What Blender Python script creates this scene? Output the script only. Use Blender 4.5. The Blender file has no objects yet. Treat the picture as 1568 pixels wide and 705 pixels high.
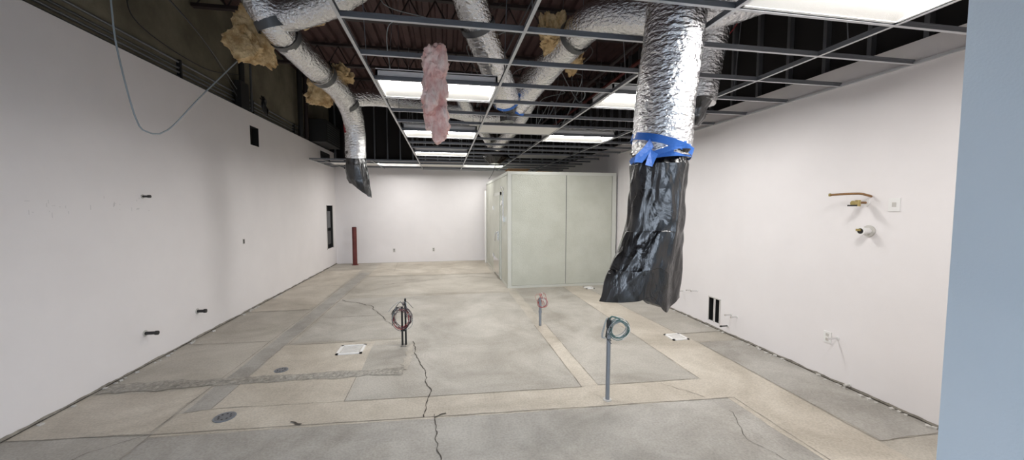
import bpy, math, random
from mathutils import Vector, Matrix, noise
random.seed(4)
PI=math.pi
# ------------------------------------------------------------ materials
def mat(name, col, rough=.6, metal=0., col2=None, nscale=5., bump=0., bscale=20., stretch=(1,1,1), emit=None, estr=0., det=6., lo=.35, hi=.65, spec=.5, bstretch=None, distort=0., coat=0., bdist=0., bd=.02):
    m=bpy.data.materials.new(name); m.use_nodes=True
    nt=m.node_tree; n=nt.nodes; l=nt.links; bs=n['Principled BSDF']
    bs.inputs['Roughness'].default_value=rough; bs.inputs['Metallic'].default_value=metal
    bs.inputs['Specular IOR Level'].default_value=spec
    bs.inputs['Coat Weight'].default_value=coat
    bs.inputs['Base Color'].default_value=(*col,1)
    tc=n.new('ShaderNodeTexCoord')
    def mapped(s):
        mp=n.new('ShaderNodeMapping'); mp.inputs['Scale'].default_value=s
        l.new(tc.outputs['Object'],mp.inputs['Vector']); return mp.outputs['Vector']
    if col2:
        nz=n.new('ShaderNodeTexNoise'); nz.inputs['Scale'].default_value=nscale; nz.inputs['Detail'].default_value=det
        nz.inputs['Roughness'].default_value=.6; nz.inputs['Distortion'].default_value=distort
        l.new(mapped(stretch),nz.inputs['Vector'])
        r=n.new('ShaderNodeValToRGB'); r.color_ramp.elements[0].position=lo; r.color_ramp.elements[1].position=hi
        r.color_ramp.elements[0].color=(*col,1); r.color_ramp.elements[1].color=(*col2,1)
        l.new(nz.outputs['Fac'],r.inputs['Fac']); l.new(r.outputs['Color'],bs.inputs['Base Color'])
    if bump:
        nb=n.new('ShaderNodeTexNoise'); nb.inputs['Scale'].default_value=bscale; nb.inputs['Detail'].default_value=5
        nb.inputs['Distortion'].default_value=bdist
        l.new(mapped(bstretch or stretch),nb.inputs['Vector'])
        b=n.new('ShaderNodeBump'); b.inputs['Strength'].default_value=bump; b.inputs['Distance'].default_value=bd
        l.new(nb.outputs['Fac'],b.inputs['Height']); l.new(b.outputs['Normal'],bs.inputs['Normal'])
    if emit:
        bs.inputs['Emission Color'].default_value=(*emit,1); bs.inputs['Emission Strength'].default_value=estr
    return m

def concrete(name, c1, c2, c3, sc=1.2):
    m=bpy.data.materials.new(name); m.use_nodes=True
    nt=m.node_tree; n=nt.nodes; l=nt.links; bs=n['Principled BSDF']; bs.inputs['Roughness'].default_value=.55
    bs.inputs['Specular IOR Level'].default_value=.4
    geo=n.new('ShaderNodeNewGeometry')
    a=n.new('ShaderNodeTexNoise'); a.inputs['Scale'].default_value=sc; a.inputs['Detail'].default_value=10; a.inputs['Roughness'].default_value=.68
    a.inputs['Distortion'].default_value=.6
    l.new(geo.outputs['Position'],a.inputs['Vector'])
    r=n.new('ShaderNodeValToRGB'); e=r.color_ramp.elements
    e[0].position=.3; e[0].color=(*c1,1); e[1].position=.7; e[1].color=(*c3,1)
    k=e.new(.5); k.color=(*c2,1)
    l.new(a.outputs['Fac'],r.inputs['Fac'])
    f=n.new('ShaderNodeTexNoise'); f.inputs['Scale'].default_value=55; f.inputs['Detail'].default_value=5
    l.new(geo.outputs['Position'],f.inputs['Vector'])
    r2=n.new('ShaderNodeValToRGB'); r2.color_ramp.elements[0].position=.3; r2.color_ramp.elements[0].color=(.78,.78,.78,1)
    r2.color_ramp.elements[1].position=.62; r2.color_ramp.elements[1].color=(1.05,1.05,1.05,1)
    l.new(f.outputs['Fac'],r2.inputs['Fac'])
    # large old stains
    s=n.new('ShaderNodeTexNoise'); s.inputs['Scale'].default_value=.75; s.inputs['Detail'].default_value=7; s.inputs['Distortion'].default_value=1.6; s.inputs['Roughness'].default_value=.6
    l.new(geo.outputs['Position'],s.inputs['Vector'])
    r3=n.new('ShaderNodeValToRGB'); r3.color_ramp.elements[0].position=.36; r3.color_ramp.elements[0].color=(.80,.785,.76,1)
    r3.color_ramp.elements[1].position=.58; r3.color_ramp.elements[1].color=(1.04,1.04,1.04,1)
    l.new(s.outputs['Fac'],r3.inputs['Fac'])
    mx=n.new('ShaderNodeMixRGB'); mx.blend_type='MULTIPLY'; mx.inputs['Fac'].default_value=.8
    l.new(r.outputs['Color'],mx.inputs[1]); l.new(r2.outputs['Color'],mx.inputs[2])
    mx2=n.new('ShaderNodeMixRGB'); mx2.blend_type='MULTIPLY'; mx2.inputs['Fac'].default_value=.9
    l.new(mx.outputs['Color'],mx2.inputs[1]); l.new(r3.outputs['Color'],mx2.inputs[2])
    l.new(mx2.outputs['Color'],bs.inputs['Base Color'])
    b=n.new('ShaderNodeBump'); b.inputs['Strength'].default_value=.25; b.inputs['Distance'].default_value=.01
    l.new(f.outputs['Fac'],b.inputs['Height']); l.new(b.outputs['Normal'],bs.inputs['Normal'])
    return m

M={}
M['tan']=concrete('concrete_tan',(.42,.375,.315),(.52,.47,.40),(.61,.56,.485))
M['grey']=concrete('concrete_grey',(.33,.31,.275),(.42,.395,.355),(.51,.48,.435),1.0)
M['grey2']=concrete('concrete_grey_cool',(.30,.285,.26),(.385,.365,.335),(.47,.45,.415),1.5)
M['mid']=concrete('concrete_mid',(.37,.34,.295),(.455,.42,.365),(.54,.50,.44),.8)
M['rough']=concrete('concrete_rubble',(.18,.17,.15),(.33,.31,.275),(.52,.48,.42),22)
M['crack']=mat('crack_dark',(.07,.06,.05),.95)
M['seam']=mat('seam_dark',(.21,.19,.165),.95,col2=(.38,.35,.30),nscale=9)
M['wall']=mat('white_paint',(.80,.768,.772),.55,col2=(.83,.797,.80),nscale=1.5,bump=.05,bscale=120)
M['bluelit']=mat('daylight_tinted_paint',(.72,.84,.95),.5,col2=(.76,.87,.97),nscale=1.2,bump=.06,bscale=100)  # bluish daylight on the partition is tinted into this base colour
M['brownwall']=mat('old_concrete_wall',(.13,.115,.08),.9,col2=(.23,.205,.15),nscale=1.3,bump=.3,bscale=12)
M['dark']=mat('dark_fill',(.014,.012,.013),.8)  # near-black base; darkness above the grid is put into this colour
M['black']=mat('black_steel',(.02,.02,.02),.5)
M['deck']=mat('roof_deck_primer',(.055,.027,.026),.7,col2=(.09,.045,.042),nscale=2)
M['joist']=mat('joist_primer',(.03,.02,.02),.6)
M['gyp']=mat('gypsum_edge',(.55,.53,.5),.8)
M['tee']=mat('white_grid_steel',(.58,.59,.61),.4,metal=.2)
M['teedark']=mat('galvanised_tee',(.22,.23,.25),.4,metal=.6)
M['tile']=mat('ceiling_tile_white',(.8,.79,.76),.85,bump=.2,bscale=200)
M['pan']=mat('fixture_white',(.88,.88,.88),.45)
M['lens']=mat('fixture_lens',(.9,.9,.9),.4,emit=(1,.985,.955),estr=42.)
M['foil']=mat('foil_duct',(.87,.875,.89),.19,1.,bump=.9,bscale=26,bstretch=(1,1,1.8),bd=.024)
M['strap']=mat('grey_duct_tape',(.13,.135,.14),.4,.5)
M['bag']=mat('black_plastic',(.006,.006,.007),.2,bump=.8,bscale=6,bstretch=(1.5,1.5,.5),spec=.8,bdist=1.2,bd=.035,coat=.4)
M['tape']=mat('blue_tape',(.03,.17,.62),.5,bump=.3,bscale=30)
M['pink']=mat('pink_fibreglass',(.80,.42,.37),.95,col2=(.97,.76,.69),nscale=16,bump=.8,bscale=30,stretch=(1,1,.5),bd=.035)
M['yel']=mat('tan_fibreglass',(.42,.26,.11),.95,col2=(.82,.62,.35),nscale=10,bump=.8,bscale=26,bd=.035)
M['cool']=mat('stucco_galvanised_panel',(.50,.51,.44),.42,.3,col2=(.56,.57,.50),nscale=2.5,bump=.25,bscale=70)
M['cooltrim']=mat('galvanised_trim',(.62,.63,.58),.35,.35)
M['chrome']=mat('chrome_hardware',(.75,.75,.75),.2,1.)
M['red']=mat('oxide_red_pipe',(.09,.012,.01),.45,col2=(.13,.02,.016),nscale=6)
M['emt']=mat('galvanised_conduit',(.27,.30,.34),.4,.6)
M['copper']=mat('copper_pipe',(.30,.17,.08),.4,.8)
M['brass']=mat('brass_valve',(.5,.40,.17),.35,.9)
M['white']=mat('white_plastic',(.82,.81,.8),.4)
M['card']=mat('cardboard',(.33,.2,.1),.85)
M['wgreen']=mat('wire_green',(.07,.15,.14),.45); M['wgrey']=mat('wire_grey',(.3,.34,.36),.45)
M['wblk']=mat('wire_black',(.012,.012,.014),.45); M['wred']=mat('wire_red',(.35,.03,.035),.45)
M['wpur']=mat('wire_purple',(.07,.045,.07),.45); M['wwhite']=mat('wire_white',(.7,.69,.68),.4)
M['wpink']=mat('wire_pink',(.5,.22,.2),.45)
M['glass']=mat('window_frame',(.25,.26,.28),.4,.7)
M['ground']=mat('asphalt',(.16,.16,.165),.9,col2=(.2,.2,.2),nscale=4)
M['scuff']=mat('graphite_mark',(.64,.62,.62),.7)

# ------------------------------------------------------------ builder
class B:
    def __init__(s): s.v=[]; s.f=[]; s.m=[]; s.sm=[]; s.mats=[]
    def mi(s,k):
        if k not in s.mats: s.mats.append(k)
        return s.mats.index(k)
    def add(s,vs,fs,k,smooth=False):
        o=len(s.v); s.v+= [tuple(x) for x in vs]; i=s.mi(k)
        for f in fs: s.f.append(tuple(o+a for a in f)); s.m.append(i); s.sm.append(smooth)
    def box(s,a,b,k,rot=0,R=None):
        x0,y0,z0=a; x1,y1,z1=b
        vs=[Vector(p) for p in [(x0,y0,z0),(x1,y0,z0),(x1,y1,z0),(x0,y1,z0),(x0,y0,z1),(x1,y0,z1),(x1,y1,z1),(x0,y1,z1)]]
        if rot or R:
            c=sum(vs,Vector())/8; R=R or Matrix.Rotation(rot,3,'Z'); vs=[R@(p-c)+c for p in vs]
        s.add(vs,[(0,3,2,1),(4,5,6,7),(0,1,5,4),(1,2,6,5),(2,3,7,6),(3,0,4,7)],k)
    def tube(s,pts,r,k,n=12,step=None,rf=None,caps=True,smooth=True):
        P=[Vector(p) for p in pts]
        if step:
            Q=[]
            for i in range(len(P)-1):
                p0=P[max(i-1,0)];p1=P[i];p2=P[i+1];p3=P[min(i+2,len(P)-1)]
                m=max(2,int((p2-p1).length/step))
                for j in range(m):
                    t=j/m
                    Q.append(.5*((2*p1)+(p2-p0)*t+(2*p0-5*p1+4*p2-p3)*t*t+(3*p1-p0-3*p2+p3)*t**3))
            Q.append(P[-1]); P=Q
        T=[(P[min(i+1,len(P)-1)]-P[max(i-1,0)]).normalized() for i in range(len(P))]
        u=T[0].orthogonal().normalized(); vs=[]; fs=[]; L=0
        for i,p in enumerate(P):
            u=(u-T[i]*u.dot(T[i])).normalized(); w=T[i].cross(u)
            if i: L+=(p-P[i-1]).length
            for j in range(n):
                a=2*PI*j/n; rr=rf(L,a,i/(len(P)-1)) if rf else r
                vs.append(p+(u*math.cos(a)+w*math.sin(a))*rr)
        for i in range(len(P)-1):
            for j in range(n):
                k2=(j+1)%n; fs.append((i*n+j,i*n+k2,(i+1)*n+k2,(i+1)*n+j))
        s.add(vs,fs,k,smooth)
        if caps:
            s.add(vs[:n],[tuple(reversed(range(n)))],k); s.add(vs[-n:],[tuple(range(n))],k)
        return P
    def cyl(s,a,b,r,k,n=20,smooth=True): s.tube([a,b],r,k,n=n,smooth=smooth)
    def ring(s,c,R,r,k,axis=(0,1,0),n=26,jit=0,ph=0,turns=1,wob=.0):
        ax=Vector(axis).normalized(); u=ax.orthogonal().normalized(); w=ax.cross(u); pts=[]
        N=int(n*turns)
        for i in range(N+1):
            a=2*PI*i/n+ph; rr=R*(1+wob*noise.noise(Vector((a*.7,ph,R*9))))
            pts.append(Vector(c)+u*rr*math.cos(a)+w*rr*math.sin(a)+ax*jit*noise.noise(Vector((a*.5,ph*3,1))))
        s.tube(pts,r,k,n=6)
    def done(s,name,parent=None):
        me=bpy.data.meshes.new(name); me.from_pydata(s.v,[],s.f)
        for k in s.mats: me.materials.append(M[k])
        me.polygons.foreach_set('material_index',s.m); me.polygons.foreach_set('use_smooth',s.sm); me.update()
        o=bpy.data.objects.new(name,me); bpy.context.collection.objects.link(o)
        if parent: o.parent=parent
        return o

XL,XR,YF,YB,ZR=-3.4,4.0,12.9,-3.0,5.2
ZG=3.05; ZT=5.279
# ------------------------------------------------------------ shell
b=B(); b.box((-3.9,YB-.2,-.15),(4.35,YF+.3,0),'mid'); floor=b.done('floor')

def pl(b,poly,z,k,wob=.012):
    pts=[]
    for i in range(len(poly)):
        p=Vector((*poly[i],0)); q=Vector((*poly[(i+1)%len(poly)],0)); m=max(1,int((q-p).length/.12)); d=(q-p).normalized() if (q-p).length else Vector((1,0,0)); nn=Vector((-d.y,d.x,0))
        for j in range(m):
            r=p.lerp(q,j/m)
            if j: r=r+nn*wob*noise.noise(r*4)*2
            pts.append((r.x,r.y,z))
    b.add(pts,[tuple(range(len(pts)))],k); return pts
def line(b,pts,w,z,k,jag=0.,seg=.05):
    P=[Vector((*p,0)) for p in pts]; Q=[]
    for i in range(len(P)-1):
        m=max(1,int((P[i+1]-P[i]).length/seg))
        for j in range(m): Q.append(P[i].lerp(P[i+1],j/m))
    Q.append(P[-1]); vs=[];fs=[]
    for i,p in enumerate(Q):
        d=(Q[min(i+1,len(Q)-1)]-Q[max(i-1,0)]).normalized(); nn=Vector((-d.y,d.x,0))
        c=p+nn*(jag*(noise.noise(p*3)*2+noise.noise(p*11)*1.1+random.uniform(-.18,.18)) if 0<i<len(Q)-1 else 0)
        ww=w*(random.uniform(.4,1.3) if jag else 1)
        vs+=[(c.x+nn.x*ww/2,c.y+nn.y*ww/2,z),(c.x-nn.x*ww/2,c.y-nn.y*ww/2,z)]
    for i in range(len(Q)-1): fs.append((2*i,2*i+1,2*i+3,2*i+2))
    b.add(vs,fs,k)
b=B()
patches=[([(-3.4,2.0),(-2.33,2.0),(-2.33,3.42),(-3.4,3.5)],'grey'),
 ([(-2.33,0.5),(2.72,0.5),(2.72,3.1),(-2.33,3.36)],'grey2'),
 ([(-2.33,3.36),(2.72,3.1),(2.72,3.5),(-2.1,3.75),(-2.33,3.7)],'tan'),
 ([(-.94,3.68),(1.36,3.56),(1.36,5.0),(-.94,5.15)],'grey'),
 ([(-.6,5.1),(1.36,5.0),(1.36,7.9),(-2.0,7.9),(-2.0,5.4),(-.6,5.4)],'grey'),
 ([(1.54,3.57),(2.66,3.52),(2.66,8.2),(1.54,8.2)],'grey'),
 ([(1.36,3.57),(1.54,3.57),(1.54,5.6),(1.36,5.6)],'tan'),
 ([(2.66,3.1),(2.72,.5),(3.3,.5),(3.35,4.5),(3.12,8.3),(2.66,8.3)],'tan'),
 ([(3.35,2.3),(3.99,2.3),(3.99,4.48),(3.37,4.48)],'grey2'),
 ([(3.3,4.85),(3.99,4.85),(3.99,8.25),(3.15,8.25)],'grey'),
 ([(-2.09,3.75),(-.94,3.69),(-.94,5.3),(-2.09,5.35)],'tan'),
 ([(-2.3,3.72),(-2.09,3.75),(-2.03,11.0),(-2.28,11.0)],'grey2'),
 ([(-3.38,3.5),(-2.36,3.42),(-2.36,4.2),(-3.38,4.2)],'tan'),
 ([(-3.38,7.2),(-2.36,7.2),(-2.36,11.5),(-3.38,11.5)],'tan'),
 ([(-2.0,8.1),(1.3,8.0),(1.2,10.2),(-2.0,10.3)],'mid'),
 ([(-2.0,10.4),(1.3,10.3),(1.3,12.8),(-2.0,12.8)],'tan')]
for i,(p,k) in enumerate(patches):
    pl(b,p,.001+.00016*i,k)
for i,seam in enumerate([[(-3.4,3.5),(-2.33,3.4),(2.72,3.1),(2.73,1.0)],[(-.94,3.68),(1.36,3.56),(1.36,5.6)],[(1.54,5.6),(1.54,3.57),(2.66,3.52),(2.66,8.2)],
  [(3.99,4.48),(3.37,4.48),(3.33,2.3),(3.99,2.3)],[(-2.09,3.75),(-2.09,5.35),(-.6,5.35)],[(-2.35,3.5),(-2.3,11)],[(-2.05,5.4),(-2.0,11)],
  [(3.99,4.85),(3.3,4.85),(3.15,8.2)],[(-2,7.95),(1.36,7.92)],[(-3.38,7.15),(-2.35,7.15)],[(-2,10.35),(1.3,10.25)],[(-.94,3.68),(-.94,4.3)],[(-2.3,11.2),(1.3,11.1)],[(-1.4,11),(-1.5,12.8)],[(-3.38,9.3),(-2.3,9.3)],[(-2.0,6.6),(-.7,6.6)],[(-2.33,3.4),(-2.31,2.0)],[(-3.38,5.6),(-2.35,5.55)]]):
    line(b,seam,.010,.0038+.00004*i,'seam',.004,.08)
pt=b.done('floor_patches',floor)
b=B(); n=150; w=7; vs=[];fs=[]
for i in range(n+1):
    x=-3.36+2.9*i/n; wd=.085+.05*noise.noise(Vector((x*3,0,0)))+.03*max(0,-x-2.4)
    for j in range(w):
        t=j/(w-1)*2-1
        z=.0047+(0.012*abs(noise.noise(Vector((x*16,t*2,3))))+.010*random.random())*(1-abs(t)) 
        vs.append((x,4.32-.03*(x+2)+wd*t*(1+.35*noise.noise(Vector((x*9,t,7)))),z))
for i in range(n):
    for j in range(w-1): fs.append((i*w+j,(i+1)*w+j,(i+1)*w+j+1,i*w+j+1))
b.add(vs,fs,'rough'); 
line(b,[(-.48,4.3),(-.42,5.1)],.09,.0049,'mid',.03)
b.done('floor_rubble_trench',floor)
b=B()
for c,wd in [([(-.43,5.2),(-.36,4.7),(-.20,4.2),(-.156,3.74),(-.19,3.27)],.010),([(-.10,3.3),(-.07,3.0),(-.05,2.6),(-.1,2.2)],.008),([(-.10,3.25),(.0,3.3)],.014),
   ([(-1.97,7.81),(-1.3,7.2),(-1.0,6.4),(-.80,5.94)],.011),([(-1.4,9.2),(-.3,9.6),(.6,9.9),(1.3,9.7)],.012),([(2.2,3.5),(2.45,3.15)],.004),([(2.5,2.9),(2.35,2.5),(2.45,2.1)],.004),([(-2.35,3.4),(-2.6,3.2),(-2.9,2.9)],.004),([(-1.3,3.4),(-1.2,3.34)],.025)]:
    line(b,c,wd,.0058,'crack',.022,.03)
b.done('floor_cracks',floor)

def wall_x(name,X,dirn,y0,y1,z0,z1,holes,k,th=.14,zt=None):
    b=B(); ys=sorted({y0,y1}|{h[0] for h in holes}|{h[1] for h in holes}); zs=sorted({z0,z1}|{h[2] for h in holes}|{h[3] for h in holes})
    for i in range(len(ys)-1):
        for j in range(len(zs)-1):
            cy=(ys[i]+ys[i+1])/2; cz=(zs[j]+zs[j+1])/2
            if any(h[0]<cy<h[1] and h[2]<cz<h[3] for h in holes): continue
            b.add([(X,ys[i],zs[j]),(X,ys[i+1],zs[j]),(X,ys[i+1],zs[j+1]),(X,ys[i],zs[j+1])],[(0,1,2,3)],k)
    for h in holes:
        d=X+dirn*.11; a,c,e,f=h
        b.add([(d,a,e),(d,c,e),(d,c,f),(d,a,f)],[(0,1,2,3)],'dark')
        for q in ([(X,a,e),(d,a,e),(d,a,f),(X,a,f)],[(X,c,e),(d,c,e),(d,c,f),(X,c,f)],[(X,a,e),(X,c,e),(d,c,e),(d,a,e)],[(X,a,f),(X,c,f),(d,c,f),(d,a,f)]):
            b.add(q,[(0,1,2,3)],'black')
    o=X+dirn*th
    b.add([(X,y0,z1),(X,y1,z1),(o,y1,z1),(o,y0,z1)],[(0,1,2,3)],'gyp')
    b.add([(o,y0,z0),(o,y1,z0),(o,y1,z1),(o,y0,z1)],[(0,1,2,3)],'dark')
    return b.done(name)
wl=wall_x('wall_left',XL,-1,YB,YF,0,3.53,[(7.6,7.92,2.95,3.29),(11.95,12.55,.58,1.87),(11.55,12.45,3.2,3.42)],'wall')
wr=wall_x('wall_right',XR,1,1.18,YF,0,3.25,[(4.9,4.98,.1,.45),(5.02,5.12,.1,.45)],'wall')
b=B(); b.box((-3.9,YB-.2,0),(-3.56,YF+.3,ZR),'brownwall'); b.done('wall_left_upper')
b=B(); b.box((4.16,YB-.2,0),(4.35,YF+.3,ZR),'dark')
for i in range(26): b.box((4.10,1.3+i*.45,3.25),(4.159,1.34+i*.45,ZR),'teedark')
b.done('wall_right_upper')
b=B(); b.box((-3.56,YF,0),(4.16,YF+.14,3.35),'wall'); b.box((-3.9,YF+.15,0),(4.35,YF+.32,ZT),'dark')
for i in range(19): b.box((-3.4+i*.4,YF+.08,3.351),(-3.36+i*.4,YF+.149,ZR),'teedark')
b.done('wall_back')
def foot(name,X,dirn,y0,y1,par,axis='y'):
    b=B(); n=int((y1-y0)/.04); vs=[];fs=[];vs2=[]
    for i in range(n+1):
        y=y0+(y1-y0)*i/n; h=.026+.016*noise.noise(Vector((y*5,X,0)))+.006*random.random(); h2=.010+.007*noise.noise(Vector((y*7,X,5)))
        e=X-dirn*.004; e2=X-dirn*.006
        vs+=[(e,y,0.001),(e,y,h)]; vs2+=[(e2,y,.001),(e2,y,h2)]
    for i in range(n): fs.append((2*i,2*i+2,2*i+3,2*i+1))
    b.add(vs,fs,'seam'); b.add(vs2,fs,'crack'); 
    for i in range(60):
        y=random.uniform(y0,y1); s=random.uniform(.006,.018); x=X-dirn*random.uniform(.02,.06); b.box((x-s,y-s,.001),(x+s,y+s,s),'gyp',rot=random.random()*3)
    return b.done(name,par)
foot('wall_left_ragged_foot',XL,-1,2.2,12.9,wl); foot('wall_right_ragged_foot',XR,1,1.3,8.2,wr)
b=B(); b.box((2.0,YB,0),(2.15,1.175,ZR),'bluelit'); b.done('wall_entry_partition')
b=B(); b.box((2.151,1.03,0),(4.16,1.175,ZR),'wall'); b.done('wall_front')
b=B(); b.box((-3.56,YB-.12,0),(2.0,YB,.15),'wall'); b.box((-3.56,YB-.12,2.95),(2.0,YB,ZR),'wall')
for i in range(5): b.box((-3.4+i*1.33,YB-.1,.15),(-3.34+i*1.33,YB-.02,2.95),'glass')
b.box((-3.4,YB-.1,.15),(2,YB-.02,.21),'glass'); b.box((-3.4,YB-.1,2.89),(2,YB-.02,2.95),'glass'); b.done('window_1')
b=B(); b.box((2.15,YB-.12,0),(4.16,YB,ZR),'wall'); b.box((-3.9,YB-.24,3.2),(4.35,YB-.201,ZT+.1),'wall'); b.done('wall_entry')
b=B(); b.box((-40,-60,-.4),(40,YB-.25,-.16),'ground'); b.done('ground_outside')

b=B(); vs=[];fs=[]; x=-3.9;prof=[]
while x<4.4:
    prof+= [(x,ZR),(x+.10,ZR),(x+.125,ZR+.06),(x+.185,ZR+.06),(x+.21,ZR)]; x+=.211
for (px,pz) in prof: vs+=[(px,YB-.2,pz),(px,YF+.149,pz)]
for i in range(len(prof)-1): fs.append((2*i,2*i+1,2*i+3,2*i+2))
b.add(vs,fs,'deck'); b.box((-3.9,YB-.2,ZR+.08),(4.35,YF+.3,ZR+.2),'dark'); b.done('ceiling')
b=B()
for y in (2.2,4.3,6.4,8.5,10.6):
    for z in (4.72,5.12): b.box((-3.55,y-.04,z),(4.09,y+.04,z+.05),'joist')
    for i in range(19):
        x=-3.5+i*.4; b.cyl((x,y,4.75),(x+.2,y,5.12),.012,'joist',8); b.cyl((x+.2,y,5.12),(x+.4,y,4.75),.012,'joist',8)
b.done('roof_joists')
b=B(); b.cyl((3.5,1.3,4.45),(3.5,12.7,4.45),.035,'red',14); b.cyl((2.9,1.3,4.3),(2.9,12.7,4.3),.03,'joist',12)
for y in (4,7,10): b.cyl((2.9,y,4.3),(2.9,y,5.19),.008,'joist',6); b.cyl((3.5,y,4.45),(3.5,y,5.19),.008,'joist',6)
b.done('sprinkler_pipes')

# ------------------------------------------------------------ ceiling grid
MX=[-.65,.57,1.79,3.01]; Y0=2.06; 
def TY(k): return {0:2.14,-1:1.53}.get(k,Y0+.61*k)
b=B()
def tee(a,c,k='tee'):
    (x0,y0),(x1,y1)=a,c
    if x0==x1: b.box((x0-.012,y0,ZG),(x0+.012,y1,ZG+.002),k); b.box((x0-.003,y0,ZG+.002),(x0+.003,y1,ZG+.038),'teedark'); b.box((x0-.007,y0,ZG+.03),(x0+.007,y1,ZG+.04),'teedark')
    else: b.box((x0,y0-.012,ZG-.0005),(x1,y0+.012,ZG+.0015),k); b.box((x0,y0-.003,ZG+.002),(x1,y0+.003,ZG+.038),'teedark'); b.box((x0,y0-.007,ZG+.03),(x1,y0+.007,ZG+.0405),'teedark')
for x in MX: tee((x,1.2),(x,YF-.01))
tee((-1.87,TY(14)),(-1.87,YF-.01)); tee((-3.09,TY(14)),(-3.09,YF-.01))
for k in range(-1,18):
    x0=-.65 if k<14 else XL+.01
    tee((x0,TY(k)),(XR-.01,TY(k)))
b.box((XR-.025,1.2,ZG-.002),(XR-.001,8.3,ZG+.02),'tee'); b.box((-.65,YF-.02,ZG-.002),(XR-.03,YF-.001,ZG+.02),'tee')
b.box((XL+.001,TY(14),ZG-.002),(XL+.025,YF-.01,ZG+.02),'tee')
for x in MX:
    for k in range(0,18,2):
        dx=random.uniform(-.15,.15); b.cyl((x,TY(k)+.3,ZG+.04),(x+dx,TY(k)+.3+random.uniform(-.2,.2),4.72 if k%3 else ZR-.01),.004,'teedark',5)
b.done('suspended_ceiling_grid')
def troffer(x0,y0,y1=None):
    b=B(); g=.016; x1=x0+1.22-g; y1=(y1 or y0+.61)-g; x0+=g; y0+=g; z=ZG+.006
    b.box((x0,y0,z+.09),(x1,y1,z+.11),'pan')
    for q in [((x0,y0),(x1,y0+.02)),((x0,y1-.02),(x1,y1)),((x0,y0),(x0+.02,y1)),((x1-.02,y0),(x1,y1))]:
        b.box((*q[0],z),(*q[1],z+.1),'pan')
    ym=(y0+y1)/2; lw=.12
    for s,e in ((y0+.02,ym-lw),(y1-.02,ym+lw)):
        b.add([(x0+.02,s,z+.004),(x1-.02,s,z+.004),(x1-.02,e,z+.05),(x0+.02,e,z+.05)],[(0,1,2,3)],'tile')
    vs=[];fs=[]
    for i in range(9):
        t=-1+2*i/8; vs+=[(x0+.02,ym+lw*t,z+.05-.012*(1-t*t)),(x1-.02,ym+lw*t,z+.05-.012*(1-t*t))]
    for i in range(8): fs.append((2*i,2*i+1,2*i+3,2*i+2))
    b.add(vs,fs,'lens'); b.done('ceiling_light_fixture')
for x,k in [(1.79,-1),(-.65,3),(1.79,3),(-.65,7),(1.79,7),(-.65,11),(-1.87,15),(.57,15)]: troffer(x,TY(k),TY(k+1))
def tile(x,k,w=1.22):
    b=B(); b.box((x+.014,TY(k)+.014,ZG+.005),(x+w-.014,TY(k+1)-.014,ZG+.022),'tile'); b.done('ceiling_tile')
for x,k in [(.57,6),(1.79,11),(-.65,15),(-3.09,15)]: tile(x,k)

# ------------------------------------------------------------ ducts
def duct(name,paths,extras=None):
    b=B()
    for pts,r in paths:
        sd=random.random()*50
        def rf(L,a,t,r=r,sd=sd):
            ca,sa=math.cos(a),math.sin(a)
            cr=abs(noise.noise(Vector((ca*3,sa*3+sd,L*9))))
            return r*(1+.010*math.sin(L*2*PI/.05+1.5*noise.noise(Vector((ca,sa,L*2+sd))))+.04*noise.noise(Vector((ca*1.5,sa*1.5+sd,L*4)))+.035*cr+.024*noise.noise(Vector((ca*7,sa*7+sd,L*16))))
        b.tube(pts,r,'foil',n=48,step=.012,rf=rf)
    if extras: extras(b)
    return b.done(name)
def band(b,p,d,r,w,k='strap'):
    p=Vector(p); d=Vector(d).normalized(); b.tube([p-d*w/2,p,p+d*w/2],r,k,n=30,caps=False)
def bag(b,rings,ph=0.,n=96,fold=.07,hem=None,k='bag',steps=60):
    vs=[];fs=[]
    def interp(t):
        x=t*(len(rings)-1); i=min(int(x),len(rings)-2); f=x-i; f=f*f*(3-2*f)
        return [rings[i][q]*(1-f)+rings[i+1][q]*f for q in range(5)]
    for i in range(steps+1):
        t=i/steps; cx,cy,z,rx,ry=interp(t)
        for j in range(n):
            a=2*PI*j/n; ca,sa=math.cos(a),math.sin(a)
            f=fold*(.35+t)*(math.sin(4*a+ph+1.2*t)+.35*math.sin(9*a+ph*2-2*t))*.5
            f+=fold*1.5*noise.noise(Vector((ca*1.8+ph,sa*1.8,z*2.0)))
            f-=fold*.9*abs(noise.noise(Vector((ca*2.6+t*1.2,sa*2.6,z*1.7+ph))))
            f+=fold*.8*abs(noise.noise(Vector((ca*2+z*3,sa*2-z*2,z*4+ph))))
            f+=fold*.5*noise.noise(Vector((ca*5-z*5,sa*5+z*4,z*6+ph)))
            zz=z+(hem(a)*max(0,(t-.6)/.4) if hem else 0)
            vs.append((cx+rx*(1+f)*ca,cy+ry*(1+f)*sa,zz))
    for i in range(steps):
        for j in range(n): q=(j+1)%n; fs.append((i*n+j,i*n+q,(i+1)*n+q,(i+1)*n+j))
    b.add(vs,fs,k,True)
    b.add(vs[-n:],[tuple(range(n))],k)
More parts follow.
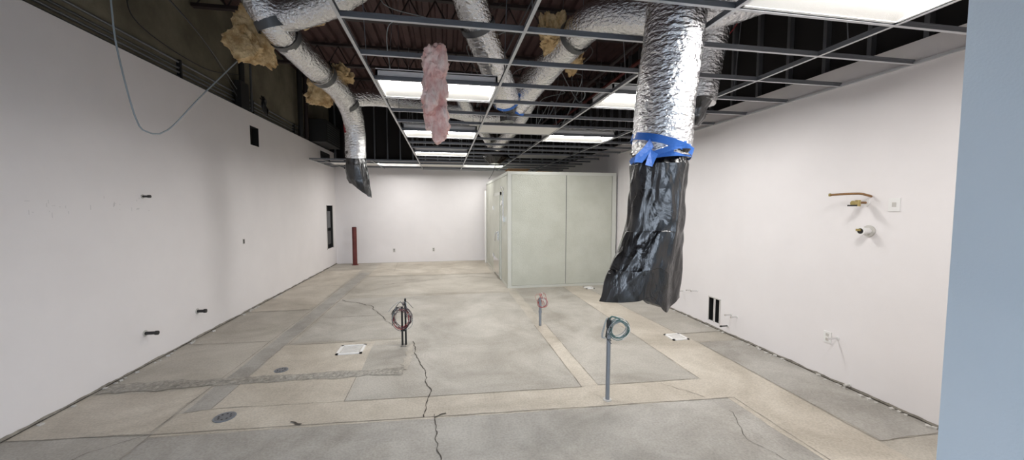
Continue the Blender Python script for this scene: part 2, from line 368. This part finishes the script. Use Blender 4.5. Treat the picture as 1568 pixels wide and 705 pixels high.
def exA(b):
    def hem(a):
        c=math.cos(a)
        return .10-.10*math.exp(-((c-.5)/.32)**2)+.03*math.exp(-((c-.0)/.2)**2)-.03*max(0,-c)
    bag(b,[(1.505,2.46,2.21,.205,.205),(1.50,2.46,2.17,.175,.175),(1.49,2.46,2.12,.20,.19),(1.48,2.46,1.95,.185,.175),(1.455,2.46,1.65,.205,.175),(1.41,2.46,1.35,.25,.16),(1.375,2.46,1.10,.28,.13)],ph=.6,hem=hem,fold=.085,n=160,steps=120)
    for (c,ax,w,rr) in [((1.508,2.46,2.255),(.30,-.1,1),.05,.212),((1.50,2.46,2.165),(-.05,0.1,1),.045,.198),((1.50,2.46,2.205),(-.30,.1,1),.035,.21)]:
        d=Vector(ax).normalized(); p=Vector(c); b.tube([p-d*w/2,p-d*w/5,p+d*w/5,p+d*w/2],rr,'tape',n=60,caps=False,rf=lambda L,a,t,rr=rr:rr*(1+.05*noise.noise(Vector((math.cos(a)*4,math.sin(a)*4,L*9)))))
    b.add([(1.345,2.33,2.28),(1.36,2.31,2.225),(1.27,2.29,2.115),(1.21,2.28,2.12),(1.225,2.29,2.165),(1.29,2.31,2.22)],[(0,1,2,3,4,5)],'tape')
    b.add([(1.34,2.315,2.21),(1.38,2.29,2.175),(1.33,2.27,2.09),(1.28,2.27,2.10)],[(0,1,2,3)],'tape')
duct('foil_flex_duct',[([(1.64,2.50,4.6),(1.63,2.48,3.9),(1.61,2.46,3.45),(1.58,2.46,3.05),(1.53,2.46,2.6),(1.505,2.46,2.18)],.198)],exA)
def exB(b):
    band(b,(1.93,3.27,3.56),(-1,.3,.05),.185,.1); band(b,(1.40,3.95,3.64),(-.3,1,-.1),.183,.07)
    bag(b,[(.93,5.15,3.2,.16,.16),(.9,5.2,3.12,.12,.12),(.88,5.22,3.0,.1,.09)],fold=.1,steps=20,n=60)
    for c in ((.95,5.1,3.22),(.93,5.13,3.16)): band(b,c,(-.4,.5,-.9),.175,.03,'tape')
duct('foil_flex_duct',[([(2.9,3.0,3.75),(2.4,3.2,3.62),(1.9,3.28,3.56),(1.50,3.62,3.67),(1.34,4.25,3.60),(1.15,4.80,3.42),(.95,5.1,3.2)],.17)],exB)
def exC(b):
    band(b,(.80,4.86,3.19),(.3,.8,-.5),.17,.04,'tape'); band(b,(.36,3.98,3.68),(.4,.7,-.6),.18,.06)
    bag(b,[(.82,4.88,3.2,.13,.13),(.85,4.95,3.12,.11,.11),(.86,4.97,3.06,.07,.07)],fold=.1,steps=20,n=60)
duct('foil_flex_duct',[([(.1,3.2,4.5),(.18,3.5,4.1),(.26,3.78,3.86),(.43,4.1,3.6),(.62,4.45,3.38),(.80,4.86,3.19)],.165)],exC)
def exE(b):
    for c,d,r in [((-1.69,4.36,3.69),(.3,.3,-.9),.170),((-1.66,4.52,3.66),(.1,1,-.1),.170),((-1.52,5.35,3.54),(.2,1,-.2),.170),((-1.41,6.15,3.42),(.1,1,-.4),.169)]: band(b,c,d,r,.09)
    bag(b,[(-1.405,6.6,2.72,.165,.165),(-1.405,6.6,2.62,.145,.145),(-1.40,6.6,2.5,.16,.15),(-1.38,6.6,2.25,.17,.12),(-1.34,6.6,2.1,.16,.08)],fold=.12,steps=36,n=72,hem=lambda a:-.12*math.cos(a))
    b.add([(-1.56,6.43,3.4),(-1.53,6.43,3.4),(-1.50,6.43,3.0),(-1.53,6.43,3.0)],[(0,1,2,3)],'wred')
duct('foil_flex_duct',[([(-1.95,4.2,4.9),(-1.88,4.22,4.4),(-1.80,4.25,3.95),(-1.68,4.42,3.68),(-1.58,5.08,3.59),(-1.44,5.95,3.47),(-1.39,6.45,3.2),(-1.405,6.6,2.64)],.155),
  ([(-1.72,4.38,3.75),(-1.3,4.25,3.82),(-.92,4.06,3.92),(-.4,3.8,4.2),(-.1,3.6,4.7)],.145),
  ([(-1.42,6.1,3.45),(-1.0,6.5,3.58),(-.42,6.9,3.61),(.2,7.3,3.62),(.75,7.6,3.6),(1.4,7.9,3.75)],.13)],exE)
def exF(b):
    bag(b,[(2.56,3.57,2.92,.18,.18),(2.56,3.57,2.82,.12,.12),(2.55,3.57,2.74,.12,.1),(2.53,3.57,2.66,.07,.05)],fold=.12,steps=24,n=60)
duct('foil_flex_duct',[([(2.2,3.35,4.5),(2.5,3.42,4.1),(2.66,3.5,3.7),(2.63,3.56,3.3),(2.57,3.57,2.9)],.178)],exF)
def exD(b): bag(b,[(1.15,9.0,3.2,.16,.16),(1.2,9.0,3.1,.26,.2),(1.25,9.0,3.0,.3,.22),(1.2,9.0,2.85,.12,.1)],fold=.14,steps=24,n=60)
duct('foil_flex_duct',[([(.3,7.0,3.9),(.55,7.6,3.6),(.85,8.3,3.5),(1.12,8.9,3.3),(1.17,9.0,3.15)],.13)],exD)
duct('foil_flex_duct',[([(1.7,7.2,3.9),(1.5,7.7,3.5),(1.35,8.2,3.35),(1.2,8.6,3.2)],.12)])

# ------------------------------------------------------------ insulation
def batt(b,c,size,k,R=None,seed=0,n=44,rag=.25):
    c=Vector(c); sx,sy,sz=size; R=R or Matrix.Identity(3); vs=[];fs=[]
    m=n
    for i in range(m+1):
        ph=-PI/2+PI*i/m
        for j in range(2*m):
            th=PI*j/m
            def sp(v,e): return math.copysign(abs(v)**e,v)
            p=Vector((sp(math.cos(ph),.45)*sp(math.cos(th),.5),sp(math.cos(ph),.45)*sp(math.sin(th),.8),sp(math.sin(ph),.45)))
            q=Vector((p.x*sx,p.y*sy,p.z*sz))
            s3=Vector((seed,seed,0))
            d=1+rag*noise.noise(q*9+s3)+rag*.7*noise.noise(q*24+s3)+rag*.45*noise.noise(q*60+s3)
            q=Vector((q.x*d,q.y*(1+2*(d-1))+.05*noise.noise(q*5+Vector((seed,3,0))),q.z*(1+.5*(d-1))))
            vs.append(c+R@q)
    for i in range(m):
        for j in range(2*m): q=(j+1)%(2*m); fs.append((i*2*m+j,i*2*m+q,(i+1)*2*m+q,(i+1)*2*m+j))
    b.add(vs,fs,k,True)
b=B(); batt(b,(-.055,3.12,2.80),(.095,.03,.26),'pink',seed=2,rag=.4,n=64); batt(b,(-.075,3.10,2.74),(.055,.03,.20),'pink',seed=22,rag=.4,R=Matrix.Rotation(.12,3,'Y')); batt(b,(-.045,3.11,2.57),(.09,.035,.17),'pink',seed=5,rag=.4,R=Matrix.Rotation(-.08,3,'Y'),n=60); batt(b,(-.02,3.11,2.45),(.05,.03,.11),'pink',seed=6,rag=.4)
batt(b,(-.03,3.12,2.98),(.06,.028,.13),'pink',seed=8,rag=.4); b.done('pink_insulation_batt')
def RX(a,c=0,d=0): return (Matrix.Rotation(a,3,'X')@Matrix.Rotation(c,3,'Y')@Matrix.Rotation(d,3,'Z'))
b=B(); batt(b,(-1.92,4.50,3.62),(.19,.05,.26),'yel',R=RX(.2,.3,.3),seed=1,rag=.35,n=60); batt(b,(-2.01,4.42,3.50),(.14,.05,.14),'yel',R=RX(.1,-.5,.1),seed=12,rag=.4); b.done('tan_insulation_batt')
b=B(); batt(b,(-1.38,4.40,3.80),(.16,.1,.07),'yel',R=RX(.3,-.4,.3),seed=3,rag=.5); b.done('tan_insulation_batt')
b=B(); batt(b,(-1.74,5.95,3.46),(.17,.06,.17),'yel',R=RX(.2,.2,.3),seed=6,rag=.35); b.done('tan_insulation_batt')
b=B(); batt(b,(-1.36,5.7,3.66),(.13,.16,.05),'yel',R=RX(-.2,.3,.2),seed=7,rag=.5); b.done('tan_insulation_batt')
b=B(); batt(b,(-.75,4.0,4.08),(.18,.1,.06),'yel',seed=9,rag=.5); b.done('tan_insulation_batt')
b=B(); batt(b,(1.20,4.12,3.70),(.14,.22,.13),'yel',R=RX(-.2,.2,-.3),seed=10,rag=.35); batt(b,(1.57,4.45,3.58),(.08,.14,.06),'yel',R=RX(-.2,.7,0),seed=14,rag=.5); b.done('tan_insulation_batt')

# ------------------------------------------------------------ walk-in cooler
b=B(); x0,x1,y0,y1,h=1.40,3.96,8.3,12.6,2.6
b.box((x0+.01,y0+.01,.0),(x1,y1,h-.01),'cool')
def panX(a,c): b.box((a+.007,y0-.004,.06),(c-.007,y0+.02,h-.05),'cool')
panX(x0+.08,2.75); panX(2.75,3.86); b.box((2.742,y0+.002,.06),(2.758,y0+.009,h-.05),'strap')
b.box((x0,y0-.012,0),(x0+.08,y0+.08,h),'cooltrim'); b.box((3.86,y0-.012,0),(3.96,y0+.05,h),'cooltrim')
b.box((x0-.004,y0-.016,h-.055),(x1,y0+.05,h+.015),'cooltrim'); b.box((x0-.01,y0,h-.055),(x0+.05,y1,h+.015),'cooltrim')
b.box((x0+.06,y0-.014,0),(x1,y0+.02,.055),'cooltrim'); b.box((x0-.008,y0+.05,0),(x0+.03,y1,.06),'cooltrim')
ys=[y0+.08,9.3,10.5,11.6,y1]
for i in range(4): b.box((x0-.003,ys[i]+.010,.06),(x0+.03,ys[i+1]-.010,h-.06),'cool')
for q in ys[1:4]: b.box((x0+.004,q-.012,.06),(x0+.009,q+.012,h-.06),'strap')
b.box((x0-.05,9.32,.06),(x0-.003,10.38,2.12),'cool'); b.box((x0-.03,9.24,.02),(x0-.002,9.32,2.2),'cooltrim'); b.box((x0-.03,10.38,.02),(x0-.002,10.46,2.2),'cooltrim'); b.box((x0-.03,9.24,2.12),(x0-.002,10.46,2.2),'cooltrim')
b.box((x0-.056,9.34,.07),(x0-.049,10.36,.5),'chrome')
b.box((x0-.09,9.36,1.0),(x0-.05,9.42,1.22),'chrome'); b.tube([(x0-.09,9.39,1.2),(x0-.14,9.39,1.15),(x0-.14,9.42,.98)],.012,'chrome',n=10)
for z in (.45,1.75): b.box((x0-.07,10.3,z),(x0-.03,10.46,z+.1),'chrome')
b.cyl((x0-.004,9.0,1.92),(x0-.05,9.0,1.92),.06,'white',18); b.cyl((x0-.004,8.85,2.25),(x0-.03,8.85,2.25),.03,'chrome',14)
b.tube([(x0-.03,8.8,2.28),(x0-.08,8.9,2.30),(x0-.02,9.1,2.22)],.008,'chrome',n=8); b.cyl((x0-.04,8.75,1.55),(x0-.04,8.75,2.2),.012,'chrome',8)
b.box((x0-.05,8.7,1.48),(x0-.003,8.8,1.6),'chrome')
b.cyl((x0-.06,12.3,0),(x0-.06,12.3,2.35),.03,'white',12)
b.done('walk_in_cooler')
b=B(); b.box((1.5,8.7,2.616),(1.95,9.1,2.70),'card'); b.box((1.47,8.67,2.70),(1.98,9.13,2.715),'card'); b.done('cardboard_box')
b=B(); b.box((2.1,8.5,2.616),(2.5,8.62,2.65),'card',rot=.2); b.box((2.2,8.65,2.616),(2.7,8.78,2.64),'card',rot=-.1); b.done('lumber_scraps')

b=B(); b.cyl((-2.77,12.55,.012),(-2.77,12.55,1.19),.068,'red',24); b.cyl((-2.77,12.55,1.19),(-2.77,12.55,1.2),.06,'black',24); b.cyl((-2.77,12.55,0),(-2.77,12.55,.012),.1,'red',24); b.done('red_steel_post')

# ------------------------------------------------------------ conduit stubs
def coil(b,c,R,cols,axis,r=.0035,cnt=7):
    for i in range(cnt):
        k=cols[i%len(cols)]; ax=Vector(axis)+Vector((random.uniform(-.25,.25),random.uniform(-.25,.25),random.uniform(-.35,.35)))
        cc=Vector(c)+Vector((random.uniform(-1,1),random.uniform(-1,1),random.uniform(-1,1)))*R*.13
        b.ring(cc,R*random.uniform(.8,1.1),r,k,ax,ph=random.random()*6,turns=random.uniform(1.0,1.6),wob=.2,jit=.03,n=30)
b=B()
for dx,hh in ((-.022,.52),(.022,.63)): b.cyl((-.532+dx,5.07,0),(-.532+dx,5.07,hh),.013,'black',12)
b.box((-.57,5.05,.2),(-.50,5.09,.22),'black'); b.cyl((-.532,5.07,0),(-.532,5.07,.012),.05,'rough',14)
coil(b,(-.55,5.04,.37),.13,['wblk','wpur','wblk','wgrey','wpur','wred'],(0.4,1,0),cnt=12,r=.003)
for i in range(8):
    a=random.uniform(-1,1); b.tube([(-.532,5.07,.53),(-.532+a*.05,5.03,.6),(-.532+a*.14,5.0,.58-.08*random.random()),(-.55+a*.18,5.0,.35+.2*random.random())],.003,random.choice(['wblk','wpur','wgrey']),n=5,step=.03)
b.done('conduit_stub_with_wires')
b=B(); b.cyl((1.444,5.576,0),(1.444,5.576,.44),.021,'emt',16); b.cyl((1.444,5.576,.2),(1.444,5.576,.24),.026,'emt',16)
coil(b,(1.48,5.56,.36),.075,['wpink','wred','wwhite','wgrey'],(0.6,1,0),cnt=8,r=.003)
for i in range(6):
    a=random.uniform(-1,1); b.tube([(1.444,5.576,.44),(1.444+a*.03,5.56,.5),(1.444+a*.09,5.55,.52-.1*random.random()),(1.49+a*.07,5.55,.32)],.003,random.choice(['wpink','wred','wwhite']),n=5,step=.03)
b.done('conduit_stub_with_wires')
b=B(); b.cyl((1.508,3.273,0),(1.512,3.273,.76),.02,'emt',18); b.cyl((1.512,3.273,.70),(1.512,3.273,.775),.024,'black',18); b.cyl((1.508,3.273,0),(1.508,3.273,.01),.04,'gyp',16)
coil(b,(1.60,3.25,.69),.095,['wgreen','wgrey','wgreen','wgrey','wwhite'],(.1,1,0),cnt=12,r=.0033)
b.tube([(1.512,3.273,.77),(1.53,3.25,.81),(1.60,3.22,.79)],.008,'wgreen',n=8,step=.02)
for i in range(6):
    a=random.uniform(.3,1.2); b.tube([(1.512,3.273,.77),(1.512-a*.03,3.25,.80),(1.512-.06*a,3.24,.74),(1.50-.07*a,3.24,.62),(1.53,3.25,.55+.03*i)],.0025,random.choice(['wblk','wgrey']),n=5,step=.02)
b.done('conduit_stub_with_wires')

# ------------------------------------------------------------ floor drains etc.
def disc(x,y,r):
    b=B(); b.cyl((x,y,.001),(x,y,.007),r,'emt',28); b.cyl((x,y,.007),(x,y,.0085),r*.88,'teedark',28)
    for i in range(8):
        a=i*PI/4; b.cyl((x+r*.55*math.cos(a),y+r*.55*math.sin(a),.0085),(x+r*.55*math.cos(a),y+r*.55*math.sin(a),.0095),r*.1,'black',8)
    b.done('floor_drain_cover')
disc(-1.894,3.58,.085); disc(-1.81,4.53,.07)
def sink(x,y,s,rot=0):
    b=B()
    for a,c in [((-s,-s),(s,-s+.03)),((-s,s-.03),(s,s)),((-s,-s),(-s+.03,s)),((s-.03,-s),(s,s))]:
        b.box((x+a[0],y+a[1],.001),(x+c[0],y+c[1],.016),'white')
    b.box((x-s+.03,y-s+.03,.001),(x+s-.03,y+s-.03,.009),'gyp')
    for i in range(5): b.box((x-s+.05,y-s+.06+i*(2*s-.13)/4,.009),(x+s-.05,y-s+.068+i*(2*s-.13)/4,.012),'white')
    b.done('floor_sink')
sink(-1.18,5.03,.155); sink(3.19,4.72,.12); sink(3.2,8.0,.1)

# ------------------------------------------------------------ left wall bits
def stub(name,y,z,L=.12,r=.016,k='black',X=XL,d=1,droop=.0,flange='gyp'):
    b=B(); b.cyl((X,y,z),(X+d*.006,y,z),r*2.0,flange,18); b.tube([(X+d*.001,y,z),(X+d*L*.6,y,z),(X+d*L,y,z-droop)],r,k,n=14); b.cyl((X+d*(L-.015),y,z-droop),(X+d*(L+.012),y,z-droop),r*1.35,k,14); b.done(name)
stub('capped_drain_stub',5.90,.375,.10,.02); stub('capped_drain_stub',4.96,.375,.12,.018); stub('capped_drain_stub',5.04,1.95,.07,.012)
b=B(); b.box((XL,7.19,1.19),(XL+.004,7.25,1.28),'gyp'); b.box((XL+.004,7.2,1.2),(XL+.007,7.24,1.27),'black'); b.done('electrical_outlet_box')
for x in (-1.62,-.35):
    b=B(); b.box((x-.035,YF-.008,.34),(x+.035,YF,.46),'gyp'); 
    for z in (.37,.42): b.box((x-.015,YF-.011,z),(x+.015,YF-.008,z+.025),'strap')
    b.done('wall_outlet')
b=B(); b.box((XL-.09,12.1,1.2),(XL-.02,12.4,1.7),'strap'); b.box((XL-.09,12.05,.7),(XL-.03,12.45,1.1),'black')
for q in [((11.93,.56),(11.95,1.89)),((12.55,.56),(12.57,1.89))]: b.box((XL,q[0][0],q[0][1]),(XL+.012,q[1][0],q[1][1]),'gyp')
b.done('electrical_panel_recess',wl)
b=B()
for i in range(6): b.box((XL-.03,11.57,3.215+i*.034),(XL+.004,12.43,3.222+i*.034),'strap')
b.done('wall_vent_grille',wl)
b=B(); b.box((-3.47,10.9,3.56),(-3.05,12.3,4.15),'black'); 
for i in range(8): b.box((-3.05,11.0,3.62+i*.06),(-3.04,12.2,3.64+i*.06),'strap')
b.box((-3.0,12.45,3.0),(-2.85,12.6,5.15),'joist'); b.done('hanging_fan_unit')
b=B()
for i,z in enumerate((3.60,3.66,3.72,3.80)): 
    b.tube([(-3.53,YB+.05,z),(-3.53,4,z-.01),(-3.53,8,z+.01),(-3.53,12.8,z)],.014,'teedark' if i%2 else 'strap',n=10)
for y in range(0,13,2): b.box((-3.555,y,3.57),(-3.505,y+.03,3.83),'black')
b.done('conduit_run')
b=B(); b.cyl((-3.45,7.5,3.56),(-3.45,7.5,5.15),.045,'black',16); b.cyl((-3.42,7.75,3.56),(-3.42,7.75,5.15),.02,'strap',12); b.box((-3.5,7.35,3.54),(-3.4,7.62,4.0),'black')
for i in range(9): b.ring((-3.33,8.05,3.74),.16*random.uniform(.8,1.1),.008,'wblk',(1,.3,.1),ph=i,wob=.25,jit=.1)
b.done('electrical_riser_with_cable_coil')
b=B(); b.cyl((-3.43,10.2,3.56),(-3.43,10.2,5.15),.06,'black',16); b.cyl((-3.40,10.5,3.56),(-3.40,10.5,5.15),.05,'joist',16); b.done('vertical_vent_pipe')
b=B()
def cable(pts,r=.006,k='wblk'): b.tube(pts,r,k,n=6,step=.06)
cable([(-3.5,4.6,5.1),(-3.3,4.8,4.3),(-3.45,5.2,3.95),(-3.5,6.5,3.9),(-3.45,7.4,4.1)],.007)
cable([(-3.5,4.2,5.1),(-3.2,4.5,4.5),(-3.0,5.5,4.0),(-3.3,7.0,3.75)],.005,'strap')
cable([(-3.5,4.8,5.1),(-3.35,5.0,4.6),(-3.15,5.8,4.1),(-3.4,7.2,3.7)],.005)
for i in range(16):
    x=random.uniform(-.5,3.6); y=random.uniform(4,10); p=[(x,y,random.uniform(3.5,4.8))]
    for j in range(4):
        x+=random.uniform(-.7,.7); x=min(x,3.8); y+=random.uniform(-.3,1); p.append((x,y,random.uniform(3.2,4.3)))
    cable(p,random.uniform(.004,.009),random.choice(['wblk','wblk','strap','wgrey']))
cable([(.4,4.2,4.6),(.35,4.3,3.9),(.42,4.4,3.5)],.006,'wred'); cable([(3.4,3.6,4.8),(3.5,4.2,4.0),(3.2,5,3.7),(3.5,6,3.9)],.006,'wred')
cable([(1.25,9,2.95),(1.2,8.7,2.85),(1.1,8.6,2.6),(1.0,8.5,2.45)],.006,'strap')
b.done('plenum_cables')
b=B(); b.tube([(-2.42,3.32,5.1),(-2.41,3.35,4.0),(-2.40,3.37,3.36),(-2.385,3.38,3.0),(-2.31,3.40,2.52),(-2.25,3.42,2.41),(-2.19,3.55,2.45),(-2.13,3.9,2.82),(-2.06,4.43,3.34)],.006,'wgrey',n=8,step=.04); b.done('hanging_white_cable')

# ------------------------------------------------------------ right wall bits
b=B(); b.cyl((4.0,2.99,1.87),(3.99,2.99,1.87),.035,'white',18); b.cyl((3.999,2.99,1.87),(3.86,2.99,1.87),.012,'copper',12)
b.cyl((3.90,2.99,1.835),(3.90,2.99,1.895),.022,'brass',14); b.cyl((3.87,2.99,1.865),(3.84,2.99,1.865),.024,'brass',14); b.box((3.83,2.95,1.835),(3.842,3.03,1.85),'black')
b.tube([(3.999,2.95,1.93),(3.93,2.95,1.945),(3.90,2.98,1.955),(3.87,3.1,1.955),(3.84,3.2,1.95)],.011,'copper',n=12,step=.02); b.cyl((3.84,3.2,1.95),(3.835,3.215,1.95),.016,'brass',12)
b.done('copper_water_supply_valve')
b=B(); b.cyl((4.0,2.95,1.60),(3.988,2.95,1.60),.055,'gyp',28); b.cyl((3.999,2.95,1.60),(3.92,2.95,1.60),.030,'white',26); b.cyl((3.92,2.95,1.60),(3.895,2.95,1.60),.037,'white',26); b.cyl((3.895,2.95,1.60),(3.893,2.95,1.60),.026,'dark',20); b.box((3.885,2.94,1.60),(3.893,2.985,1.62),'brass'); b.done('drain_pipe_stub')
b=B(); b.box((3.992,2.71,1.79),(4.0,2.80,1.91),'white'); b.box((3.989,2.74,1.83),(3.992,2.77,1.87),'gyp'); b.done('blank_wall_plate')
b=B(); b.box((3.992,3.25,.39),(4.0,3.33,.51),'white'); b.box((3.989,3.275,.41),(3.992,3.305,.44),'gyp'); b.box((3.989,3.275,.46),(3.992,3.305,.49),'gyp'); b.done('wall_outlet')
for y,z,L,k in [(3.19,.47,.12,'chrome'),(5.4,.48,.10,'chrome'),(5.55,.46,.08,'chrome'),(5.75,.4,.08,'chrome'),(4.66,.30,.09,'chrome'),(4.55,.3,.09,'chrome'),(4.72,.12,.11,'black'),(3.05,.04,.05,'gyp')]:
    stub('capped_water_stub',y,z,L,.009,k,X=XR,d=-1,flange='white')
b=B()
for y in (4.88,5.0,5.12): b.box((3.993,y-.006,.09),(4.0,y+.006,.46),'gyp')
b.box((3.993,4.87,.45),(4.0,5.13,.465),'gyp'); b.done('trim_1')
b=B()
for i in range(26):
    y=random.gauss(4.75,.22) if i<15 else random.gauss(4.0,.15); z=random.gauss(1.83,.05); l=random.uniform(.01,.05)
    if random.random()<.5: b.box((XL,y,z),(XL+.0008,y+l,z+.004),'scuff')
    else: b.box((XL,y,z),(XL+.0008,y+.004,z+l),'scuff')
b.done('wall_left_pencil_marks',wl)

# ------------------------------------------------------------ world, camera
w=bpy.data.worlds.new('sky'); bpy.context.scene.world=w; w.use_nodes=True
bg=w.node_tree.nodes['Background']; bg.inputs['Color'].default_value=(.74,.85,1,1); bg.inputs['Strength'].default_value=5.2
cam=bpy.data.cameras.new('camera'); co=bpy.data.objects.new('camera',cam); bpy.context.collection.objects.link(co)
cam.sensor_width=36; cam.lens=36*580/1568; cam.clip_start=.02; cam.clip_end=200
psi=math.radians(10.2); th=math.radians(3.5)
F=Vector((math.sin(psi)*math.cos(th),math.cos(psi)*math.cos(th),-math.sin(th))); R=Vector((math.cos(psi),-math.sin(psi),0)); U=R.cross(F)
mt=Matrix((( R.x,U.x,-F.x,0),(R.y,U.y,-F.y,0),(R.z,U.z,-F.z,1.83),(0,0,0,1))); co.matrix_world=mt
sc=bpy.context.scene; sc.camera=co
sc.view_settings.view_transform='Standard'; sc.view_settings.exposure=0.03
